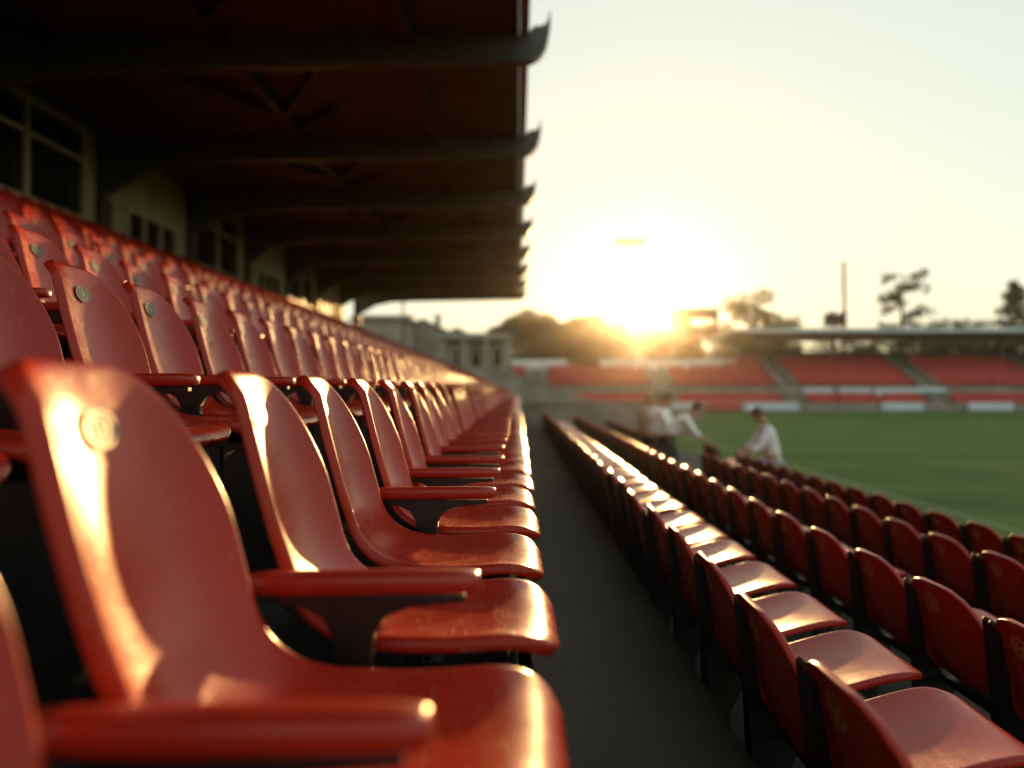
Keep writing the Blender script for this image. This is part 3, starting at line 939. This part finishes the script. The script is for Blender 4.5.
# scoreboard
def at(px, py, yy):
    return ((px - 518) / F_PX * yy, yy, Z((388 - py) / F_PX * yy))
yy = 96.0
sb_ = empty("scoreboard", (at(693, 330, yy)[0], yy, 0), "dark scoreboard frame with a bright opening, right of the low sun", "scoreboard")
x0, x1 = at(668, 0, yy)[0], at(718, 0, yy)[0]
cx = sb_.location.x
zt_, zb_ = at(0, 310, yy)[2], at(0, 336, yy)[2]
ox0, ox1 = at(691, 0, yy)[0], at(714, 0, yy)[0]
oz1, oz0 = at(0, 319, yy)[2], at(0, 329, yy)[2]
b = MB()
b.box(x0 - cx, ox0 - cx, 0, 0.8, zb_, zt_); b.box(ox1 - cx, x1 - cx, 0, 0.8, zb_, zt_)
b.box(ox0 - cx, ox1 - cx, 0, 0.8, oz1, zt_); b.box(ox0 - cx, ox1 - cx, 0, 0.8, zb_, oz0)
b.build("cabinet", M['darkwood'], sb_)
b = MB(); b.box(x0 - cx - 0.2, x1 - cx + 0.2, -0.15, 1.0, zt_ + 0.003, zt_ + 0.25); b.build("cap", M['grey'], sb_)
for lx in (x0 - cx + 0.5, x1 - cx - 0.5):
    b = MB(); b.box(lx - 0.2, lx + 0.2, 0.2, 0.6, 0, zb_ - 0.003); b.build("leg", M['mast'], sb_)

# floodlight mast near the sun
def floodlight(px, py, yy, wide, rows_, label):
    x, _, zt = at(px, py, yy)
    o = empty("floodlight_mast", (x, yy, 0), label, "floodlight")
    b = MB(); b.tube([(0, 0, 0), (0, 0, zt * 0.5), (0, 0, zt)], [0.42, 0.34, 0.26], 10); b.build("mast", M['mast'], o, smooth=True)
    b = MB()
    for r_ in range(rows_): b.box(-wide / 2, wide / 2, -0.1, 0.1, zt - 0.1 + 0.75 * r_, zt + 0.05 + 0.75 * r_)
    b.box(-0.1, 0.1, 0.1, 0.25, zt - 0.6, zt + 0.75 * (rows_ - 1))
    b.build("crossbar", M['mast'], o)
    n = int(wide / 0.75)
    for r_ in range(rows_):
        for k in range(n):
            xx = -wide / 2 + wide * (k + 0.5) / n
            b = MB(); b.tube([(xx, -0.12, zt + 0.35 + 0.75 * r_), (xx, -0.32, zt + 0.33 + 0.75 * r_), (xx, -0.5, zt + 0.28 + 0.75 * r_)], [0.2, 0.42, 0.50], 10)
            b.build("lamp", M['lamp'], o, smooth=True)
    return o
floodlight(630, 244, 115, 4.8, 1, "slim floodlight mast with one row of lamps above the sun")
x, yy, zt = at(843, 264, 100)
o = empty("tall_mast", (x, yy, 0), "tall plain pale mast rising behind the roofed stand", "mast")
b = MB(); b.tube([(0, 0, 0), (0, 0, zt * 0.6), (0, 0, zt)], [0.36, 0.31, 0.24], 12); b.build("pole", M['mast'], o, smooth=True)
b = MB(); b.tube([(0, 0, zt), (0, 0, zt + 0.12), (0, 0, zt + 0.3)], [0.30, 0.30, 0.05], 12); b.build("cap", M['mast'], o)
x, yy, zt = at(834, 314, 97)
o = empty("speaker_cluster", (x, yy, 0), "dark cluster of loudspeakers on a post beside the tall mast", "loudspeakers")
b = MB(); b.box(-0.12, 0.12, 0, 0.24, 0, zt - 1.2); b.box(-1.4, 1.4, 0.0, 0.2, zt - 1.7, zt - 1.5); b.build("post", M['darkwood'], o)
for k in range(4):
    b = MB(); xx = -1.1 + 0.73 * k
    b.prism([(xx - 0.30, zt - 1.45), (xx + 0.30, zt - 1.45), (xx + 0.24, zt + (0.3 if k % 2 else 0.0)), (xx - 0.24, zt + (0.3 if k % 2 else 0.0))], 'y', -0.5, 0.3)
    b.build("loudspeaker", M['darkwood'], o, bevel=0.02)

# ------------------------------------------------------------------ houses beyond the left terrace
def house(px0, px1, py_e, py_r, yy, depth, wallm, label, win=3, gable_x=True, chimney=True, name="house"):
    x0, x1 = at(px0, 0, yy)[0], at(px1, 0, yy)[0]
    he, hr = at(0, py_e, yy)[2], at(0, py_r, yy)[2]
    cx = (x0 + x1) / 2
    o = empty(name, (cx, yy, 0), label, "house")
    w = (x1 - x0) / 2
    b = MB()
    if gable_x: b.prism([(-w, 0), (w, 0), (w, he), (0, hr - 0.15), (-w, he)], 'y', 0, depth)
    else: b.box(-w, w, 0, depth, 0, he)
    b.build("wall", wallm, o)
    b = MB()
    if gable_x:
        s_ = 0.5
        b.prism([(-w - s_, he - 0.15), (0, hr), (0, hr + 0.22), (-w - s_, he + 0.08)], 'y', -0.4, depth + 0.4)
        b.prism([(0, hr + 0.0), (w + s_, he - 0.15), (w + s_, he + 0.08), (0, hr + 0.22)], 'y', -0.4, depth + 0.4)
    else:
        b.prism([(-0.5, he + 0.0), (depth / 2, hr), (depth + 0.5, he + 0.0), (depth + 0.5, he - 0.2), (-0.5, he - 0.2)], 'x', -w - 0.4, w + 0.4)
    rf = b.build("roof", M['rooftile'], o)
    if chimney:
        b = MB(); b.box(w * 0.35, w * 0.35 + 0.8, depth * 0.4, depth * 0.4 + 0.8, he, hr + 0.9); b.box(w * 0.35 - 0.08, w * 0.35 + 0.88, depth * 0.4 - 0.08, depth * 0.4 + 0.88, hr + 0.903, hr + 1.1)
        b.build("chimney", M['housewall'], rf)
    for k in range(win):
        xx = -w + 2 * w * (k + 0.5) / win
        f = MB(); ww, wz = min(0.7, w / win * 0.6), he * 0.62
        f.box(xx - ww, xx + ww, -0.10, -0.003, wz - 0.75, wz - 0.65); f.box(xx - ww, xx + ww, -0.08, -0.003, wz + 0.65, wz + 0.75)
        f.box(xx - ww, xx - ww + 0.1, -0.08, -0.003, wz - 0.648, wz + 0.648); f.box(xx + ww - 0.1, xx + ww, -0.08, -0.003, wz - 0.648, wz + 0.648); f.box(xx - 0.04, xx + 0.04, -0.07, -0.003, wz - 0.648, wz + 0.648)
        fr = f.build("window", M['white'], o)
        p = MB(); p.box(xx - ww + 0.1, xx + ww - 0.1, -0.03, -0.006, wz - 0.647, wz + 0.647); p.build("pane", M['glass'], fr)
    return o
house(352, 404, 318, 311, 88, 9, M['housewall'], "grey house with a flat eave half hidden behind the terrace top", 3, False, False)
house(398, 448, 333, 320, 98, 9, M['housewall'], "grey gabled house, taller one in the gap below the roof", 3, True, True)
house(440, 474, 338, 329, 104, 8, M['housewall'], "small gabled house between the taller house and the pavilion", 2, True, False)
# pale pavilion with square columns
yy = 70.0
x0, x1 = at(440, 0, yy)[0], at(511, 0, yy)[0]
o = empty("pavilion", ((x0 + x1) / 2, yy, 0), "low pale pavilion with square white columns behind the terrace end", "pavilion")
w = (x1 - x0) / 2
h1 = at(0, 334, yy)[2]
b = MB(); b.box(-w, w, 1.6, 8, 0, h1 - 0.5); b.build("wall", M['housewall'], o)
b = MB(); b.box(-w - 0.2, w + 0.2, -0.3, 8.2, h1 - 0.497, h1 - 0.1); b.box(-w, w, 0.0, 8, h1 - 0.097, h1 + 0.1); b.build("roof", M['grey'], o, bevel=0.02)
for k in range(4):
    xx = -w + 0.3 + (2 * w - 0.6) * k / 3
    b = MB(); b.box(xx - 0.28, xx + 0.28, 0.0, 0.5, 0, h1 - 0.5); b.build("column", M['grey'], o, bevel=0.02)
for k in range(3):
    xx = -w + 0.3 + (2 * w - 0.6) * (k + 0.5) / 3
    b = MB(); b.box(xx - 0.55, xx + 0.55, 1.50, 1.597, 1.6, h1 - 1.0); wn_ = b.build("window", M['white'], o)
    b = MB(); b.box(xx - 0.45, xx + 0.45, 1.47, 1.497, 1.7, h1 - 1.1); b.build("pane", M['glass'], wn_)
x, yy, zt = at(403, 300, 60)
o = empty("street_lamp", (x, yy, 0), "thin dark lamp post against the bright gap under the roof", "street lamp")
b = MB(); b.tube([(0, 0, 0), (0, 0, zt - 0.3), (0, 0, zt)], [0.12, 0.08, 0.07], 8); b.build("pole", M['darkwood'], o)
b = MB(); b.tube([(0, 0, zt), (0, 0, zt + 0.25), (0, 0, zt + 0.32)], [0.16, 0.22, 0.08], 8); b.build("lamp_head", M['darkwood'], o)

# ------------------------------------------------------------------ trees
def leaf_cloud(b, c, rx, rz, n, size, rr):
    for _ in range(n):
        while True:
            p = Vector((rr.uniform(-1, 1), rr.uniform(-1, 1), rr.uniform(-1, 1)))
            if 0.15 < p.length < 1: break
        p = Vector((p.x * rx, p.y * rx, p.z * rz)) + c
        a = Vector((rr.gauss(0, 1), rr.gauss(0, 1), rr.gauss(0, 1))).normalized()
        u = a.orthogonal().normalized()
        w = a.cross(u)
        s_ = size * rr.uniform(0.6, 1.4)
        b.add([p - u * s_, p + w * s_ * 0.45, p + u * s_, p - w * s_ * 0.45], [(0, 1, 2, 3)])
def tree_meshes(kind, H, seed, dens=1.0):
    big = 1.35 if dens > 1.2 else 1.0
    rr = random.Random(seed)
    t, c = MB(), MB()
    if kind == 'round':
        t.tube([(0, 0, 0), (0.1, 0, H * 0.25), (0.05, 0.1, H * 0.5), (0, 0, H * 0.85)], [H * 0.03, H * 0.022, H * 0.014, H * 0.004], 8)
        for k in range(24):
            a = rr.uniform(0, 6.28); f0 = 0.07 if dens > 1.2 else 0.17; f = f0 + (0.94 - f0) * k / 23 + rr.uniform(-0.03, 0.03)
            hh = H * f
            rad = H * 0.33 * math.sqrt(max(0.03, 1 - ((f - 0.5) / 0.5) ** 2)) * rr.uniform(0.35, 1.05)
            e = Vector((math.cos(a) * rad, math.sin(a) * rad, hh))
            t.tube([(0, 0, hh * 0.75), tuple(e * 0.5 + Vector((0, 0, hh * 0.40))), tuple(e)], [H * 0.008, H * 0.006, H * 0.002], 5)
            leaf_cloud(c, e, H * rr.uniform(0.09, 0.16), H * rr.uniform(0.06, 0.11), int(120 * dens), H * 0.021 * big, rr)
    elif kind == 'pine':
        t.tube([(0, 0, 0), (0.15, 0, H * 0.4), (-0.05, 0.1, H * 0.75), (0.05, 0, H * 0.98)], [H * 0.022, H * 0.017, H * 0.011, H * 0.004], 8)
        for k in range(22):
            hh = H * rr.uniform(0.44, 0.98)
            a = rr.uniform(0, 6.28)
            rad = H * rr.uniform(0.06, 0.19) * (1.15 - 0.6 * (hh / H - 0.4))
            droop = rr.uniform(-0.06, 0.05) * H
            e = Vector((math.cos(a) * rad, math.sin(a) * rad, hh + droop))
            t.tube([(0, 0, hh), tuple(e * 0.5 + Vector((0, 0, hh * 0.5 + 0.1))), tuple(e)], [H * 0.007, H * 0.005, H * 0.002], 5)
            leaf_cloud(c, e, H * rr.uniform(0.04, 0.075), H * 0.045, 42, H * 0.016, rr)
            leaf_cloud(c, e * 0.6 + Vector((0, 0, hh * 0.4)), H * 0.04, H * 0.022, 40, H * 0.015, rr)
    else:   # spruce-like, denser, conical
        t.tube([(0, 0, 0), (0, 0, H * 0.6), (0, 0, H * 0.99)], [H * 0.024, H * 0.014, H * 0.003], 8)
        for k in range(26):
            f = 0.30 + 0.68 * k / 25
            a = k * 2.4
            rad = H * 0.20 * (1.03 - f) / 0.7 * rr.uniform(0.7, 1.3) + H * 0.015
            e = Vector((math.cos(a) * rad, math.sin(a) * rad, H * f))
            t.tube([(0, 0, H * f), tuple(e)], [H * 0.006, H * 0.002], 5)
            leaf_cloud(c, e * 0.8 + Vector((0, 0, H * f * 0.2)), rad * 0.6 + H * 0.02, H * 0.04, 130, H * 0.017, rr)
    return t, c
def tree(kind, px, py, yy, leaf, seed, label, group="trees behind the stands", dens=1.0):
    x, _, zt = at(px, py, yy)
    o = empty({'round': 'broadleaf_tree', 'pine': 'pine_tree', 'spruce': 'conifer_tree'}[kind], (x, yy, 0), label, "tree", group)
    t, c = tree_meshes(kind, zt, seed, dens)
    t.build("trunk", M['bark'], o, smooth=True)
    c.build("crown", M[leaf], o)
    return o
tree('round', 753, 291, 112, 'leaf_a', 1, "loose rounded tree showing above the left end of the stand roof", None, 1.1)
tree('round', 786, 316, 116, 'leaf_c', 2, "small tree top showing just right of the rounded tree", None, 0.6)
tree('pine', 901, 272, 112, 'leaf_b', 3, "tall thin pine with sparse drooping branches above the stand roof", None)
tree('spruce', 1013, 283, 108, 'leaf_b', 4, "dense dark conifer above the stand roof at the far right", None)
for i, (px, py, lab) in enumerate(((922, 324, "low round tree top beyond the roof, right of the thin pine"), (974, 321, "low dark tree top beyond the roof, left of the conifer"), (950, 318, "faint low tree top between two darker ones beyond the roof"))):
    tree('round', px, py, 125, 'leaf_b', 20 + i, lab, None)
G1 = "trees of the hazy wood left of the scoreboard"
for i, (px, py, yy) in enumerate(((506, 324, 118), (520, 315, 122), (533, 311, 118), (550, 319, 126), (566, 317, 120), (583, 320, 124), (598, 316, 121), (614, 320, 127), (630, 324, 119), (646, 326, 125), (660, 326, 121), (680, 324, 126), (700, 324, 122), (490, 334, 124))):
    lab = "hazy brownish tree, " + ordinal(1 + sorted([506, 520, 533, 550, 566, 583, 598, 614, 630, 646, 660, 680, 700, 490]).index(px)) + " from the left in the wood left of the scoreboard"
    tree('round', px, py, yy, ('leaf_c', 'leaf_a', 'leaf_b')[i % 3], 40 + i, lab, G1, 2.0)
G2 = "dark trees seen through the open back of the roofed stand"
pxs = list(range(722, 1040, 21))
for i, px in enumerate(pxs):
    tree('round', px + random.uniform(-4, 4), 339 + random.uniform(-4, 5), 110 + random.uniform(-3, 6), 'leaf_b', 70 + i, "dark tree, " + ordinal(i + 1) + " from the left behind the open back of the roofed stand", G2)

# ------------------------------------------------------------------ people and their table
def skinned(name, verts, edges_, rads, m, parent, root=0, sub=2):
    me = bpy.data.meshes.new(name)
    me.from_pydata(verts, edges_, [])
    o = bpy.data.objects.new("tmp_body", me)
    COL.objects.link(o)
    md = o.modifiers.new("skin", 'SKIN')
    md.use_smooth_shade = True
    for i, r_ in enumerate(rads):
        d = me.skin_vertices[0].data[i]
        d.radius = (r_, r_) if not isinstance(r_, tuple) else r_
        d.use_root = (i == root)
    s_ = o.modifiers.new("sub", 'SUBSURF'); s_.levels = sub; s_.render_levels = sub
    dg = bpy.context.evaluated_depsgraph_get(); dg.update()
    out = bpy.data.meshes.new_from_object(o.evaluated_get(dg))
    out.name = name
    bpy.data.objects.remove(o)
    out.materials.clear(); out.materials.append(m)
    out.polygons.foreach_set("use_smooth", [True] * len(out.polygons))
    return link(name, out, parent)
def person(loc, rz, lean, label, shirt, trousers, armL, armR, kneel=0.0, scale=1.0, head_tilt=0.2):
    """stands on loc facing +x locally; lean = forward bend of the trunk in degrees"""
    o = empty("person", loc, label, "person", None, rz)
    o.scale = (scale,) * 3
    a = R(lean)
    hip = Vector((0, 0, 0.93 - kneel * 0.4))
    f, u = Vector((math.sin(a), 0, math.cos(a))), Vector((math.cos(a), 0, -math.sin(a)))
    def tr(up, fw=0.0, sd=0.0): return hip + f * up + u * fw + Vector((0, sd, 0))
    V, E, Rr = [], [], []
    def add(p, r_, par=None):
        V.append(tuple(p)); Rr.append(r_)
        if par is not None: E.append((par, len(V) - 1))
        return len(V) - 1
    pelvis = add(tr(0), (0.15, 0.115))
    waist = add(tr(0.20), (0.135, 0.10), pelvis)
    chest = add(tr(0.40, 0.01), (0.165, 0.115), waist)
    neck0 = add(tr(0.53), 0.07, chest)
    neck1 = add(tr(0.60, 0.015), 0.052, neck0)
    hf = Vector((math.sin(a + head_tilt), 0, math.cos(a + head_tilt)))
    head0 = add(Vector(V[neck1]) + hf * 0.10 + u * 0.02, 0.088, neck1)
    head1 = add(Vector(V[head0]) + hf * 0.10, 0.078, head0)
    head = Vector(V[head0]) + hf * 0.04
    nose_d = Vector((hf.z, 0, -hf.x))
    shirtV = []
    hands = []
    for sd, arm in ((1, armL), (-1, armR)):
        sh = add(tr(0.47, 0.0, sd * 0.175), 0.062, chest)
        el = add(Vector(V[sh]) + Vector(arm[0]), 0.046, sh)
        wr = add(Vector(V[el]) + Vector(arm[1]), 0.031, el)
        d = Vector(arm[1]).normalized()
        pal = add(Vector(V[wr]) + d * 0.06, 0.034, wr)
        s1 = d.cross(Vector((0, 1, 0)))
        s1 = s1.normalized() if s1.length > 0.2 else Vector((0, 0, 1))
        for q in range(4):
            off = Vector((0, 1, 0)) * (q - 1.5) * 0.017
            k1 = add(Vector(V[pal]) + d * 0.05 + off, 0.0085, pal)
            k2 = add(Vector(V[k1]) + d * (0.032 - 0.004 * abs(q - 1.5)) - s1 * 0.012, 0.007, k1)
        th = add(Vector(V[wr]) + d * 0.05 + Vector((0, sd * -0.035, 0)), 0.010, wr)
    for sd in (1, -1):
        hp = add(hip + Vector((0, sd * 0.09, -0.06)), 0.10, pelvis)
        kn = add(hip + Vector((0.05 + kneel * 0.30, sd * 0.11, -0.45 + kneel * 0.22)), 0.062, hp)
        an = add(Vector((0.0 - kneel * 0.08, sd * 0.12, 0.085)), 0.042, kn)
        toe = add(Vector((0.15 - kneel * 0.08, sd * 0.13, 0.035)), 0.034, an)
    skinned("body", V, E, Rr, M['skin'], o)
    # face: nose, ears, eyes
    b = MB()
    b.tube([tuple(head + nose_d * 0.075 + hf * 0.02), tuple(head + nose_d * 0.108 - hf * 0.022), tuple(head + nose_d * 0.08 - hf * 0.03)], [0.008, 0.016, 0.010], 6)
    for sd in (1, -1): b.tube([tuple(head + Vector((0, sd * 0.078, 0)) + hf * 0.02), tuple(head + Vector((0, sd * 0.092, 0))), tuple(head + Vector((0, sd * 0.080, 0)) - hf * 0.03)], [0.012, 0.022, 0.010], 6)
    b.build("face", M['skin'], o, smooth=True)
    # hair: cap over the back and top of the head
    b = MB(); vs, fs = [], []
    nu, nv = 14, 7
    back = -nose_d
    for i in range(nv + 1):
        th_ = math.pi * 0.60 * i / nv
        for j in range(nu):
            ph = 2 * math.pi * j / nu
            ax = (hf * 0.75 + back * 0.65).normalized()
            e1 = Vector((0, 1, 0)); e2 = ax.cross(e1).normalized()
            rad = 0.102 + 0.004 * math.sin(5 * ph + i)
            vs.append(head + hf * 0.015 + (ax * math.cos(th_) + (e1 * math.cos(ph) + e2 * math.sin(ph)) * math.sin(th_)) * rad)
    for i in range(nv):
        for j in range(nu): fs.append((i * nu + j, i * nu + (j + 1) % nu, (i + 1) * nu + (j + 1) % nu, (i + 1) * nu + j))
    b.add(vs, fs); b.build("hair", M['hair'], o, smooth=True)
    # shirt and trousers over the same skeleton
    V2, E2, R2 = [], [], []
    def add2(p, r_, par=None):
        V2.append(tuple(p)); R2.append(r_)
        if par is not None: E2.append((par, len(V2) - 1))
        return len(V2) - 1
    p0 = add2(tr(-0.02), (0.180, 0.145)); p1 = add2(tr(0.2), (0.172, 0.135), p0); p2 = add2(tr(0.41, 0.01), (0.198, 0.142), p1); p3 = add2(tr(0.52), 0.088, p2)
    for sd, arm in ((1, armL), (-1, armR)):
        s0 = add2(tr(0.47, 0.0, sd * 0.18), 0.085, p2)
        s1_ = add2(Vector(V2[s0]) + Vector(arm[0]), 0.066, s0)
        add2(Vector(V2[s1_]) + Vector(arm[1]) * 0.55, 0.053, s1_)
    skinned("shirt", V2, E2, R2, M[shirt], o)
    V2, E2, R2 = [], [], []
    q0 = add2(hip + Vector((0, 0, 0.03)), (0.165, 0.13))
    for sd in (1, -1):
        h_ = add2(hip + Vector((0, sd * 0.09, -0.06)), 0.115, q0)
        k_ = add2(hip + Vector((0.05 + kneel * 0.30, sd * 0.11, -0.45 + kneel * 0.22)), 0.080, h_)
        add2(Vector((-kneel * 0.08, sd * 0.12, 0.12)), 0.062, k_)
    skinned("trousers", V2, E2, R2, M[trousers], o)
    return o
PF = Z(RROW[3][1] - R_BACK)       # floor of the lowest step
PF3 = Z(RROW[2][1] - R_BACK)
person((3.96, 11.5, PF), R(172), 13, "person in a white shirt and pale trousers crouching at the end of the last row", 'shirt', 'trouser_pale', ((0.14, 0.02, -0.25), (0.22, 0.0, -0.10)), ((0.16, -0.02, -0.24), (0.20, 0.02, -0.12)), 0.78, 1.02, 0.3)
person((2.84, 15.0, PF3), R(-60), 6, "person in a white shirt at the back of the small group", 'shirt', 'trouser_dark', ((0.10, 0.03, -0.27), (0.22, 0.0, -0.06)), ((0.08, -0.03, -0.28), (0.20, 0.04, -0.08)), 0.62, 1.0, 0.1)
person((2.52, 13.9, PF3), R(-15), 18, "person in a white shirt sitting upright in the middle of the group", 'shirt', 'trouser_dark', ((0.12, 0.02, -0.26), (0.22, 0.0, -0.08)), ((0.14, 0.0, -0.25), (0.20, 0.04, -0.08)), 0.72, 1.06, 0.05)
person((2.60, 13.1, PF3), R(-8), 48, "person in a white shirt bending forward at the right of the group", 'shirt', 'trouser_dark', ((0.12, 0.03, -0.24), (0.20, 0.0, -0.10)), ((0.14, -0.03, -0.24), (0.18, 0.02, -0.12)), 0.45, 1.0, -0.3)
person((2.66, 15.6, PF3), R(-40), 5, "person in a tan shirt, dimmest and farthest of the group", 'shirt_tan', 'trouser_dark', ((0.04, 0.03, -0.28), (0.12, 0.0, -0.22)), ((0.04, -0.03, -0.28), (0.1, 0.0, -0.22)), 0.55, 0.95, 0.1)
# ------------------------------------------------------------------ air
if HAZE_DENSITY:
    b = MB(); b.box(-140, 190, -30, 210, -1.5, 42)
    hm = bpy.data.materials.new("haze"); hm.use_nodes = True
    n_, l_ = hm.node_tree.nodes, hm.node_tree.links
    n_.clear()
    ho = n_.new("ShaderNodeOutputMaterial"); pv = n_.new("ShaderNodeVolumePrincipled")
    pv.inputs["Color"].default_value = (0.92, 0.88, 0.80, 1)
    pv.inputs["Density"].default_value = HAZE_DENSITY
    pv.inputs["Anisotropy"].default_value = 0.95
    l_.new(pv.outputs[0], ho.inputs["Volume"])
    o = b.build("haze", hm); tag(o, "thin warm haze in the low sunlight", "haze", None, "stuff")
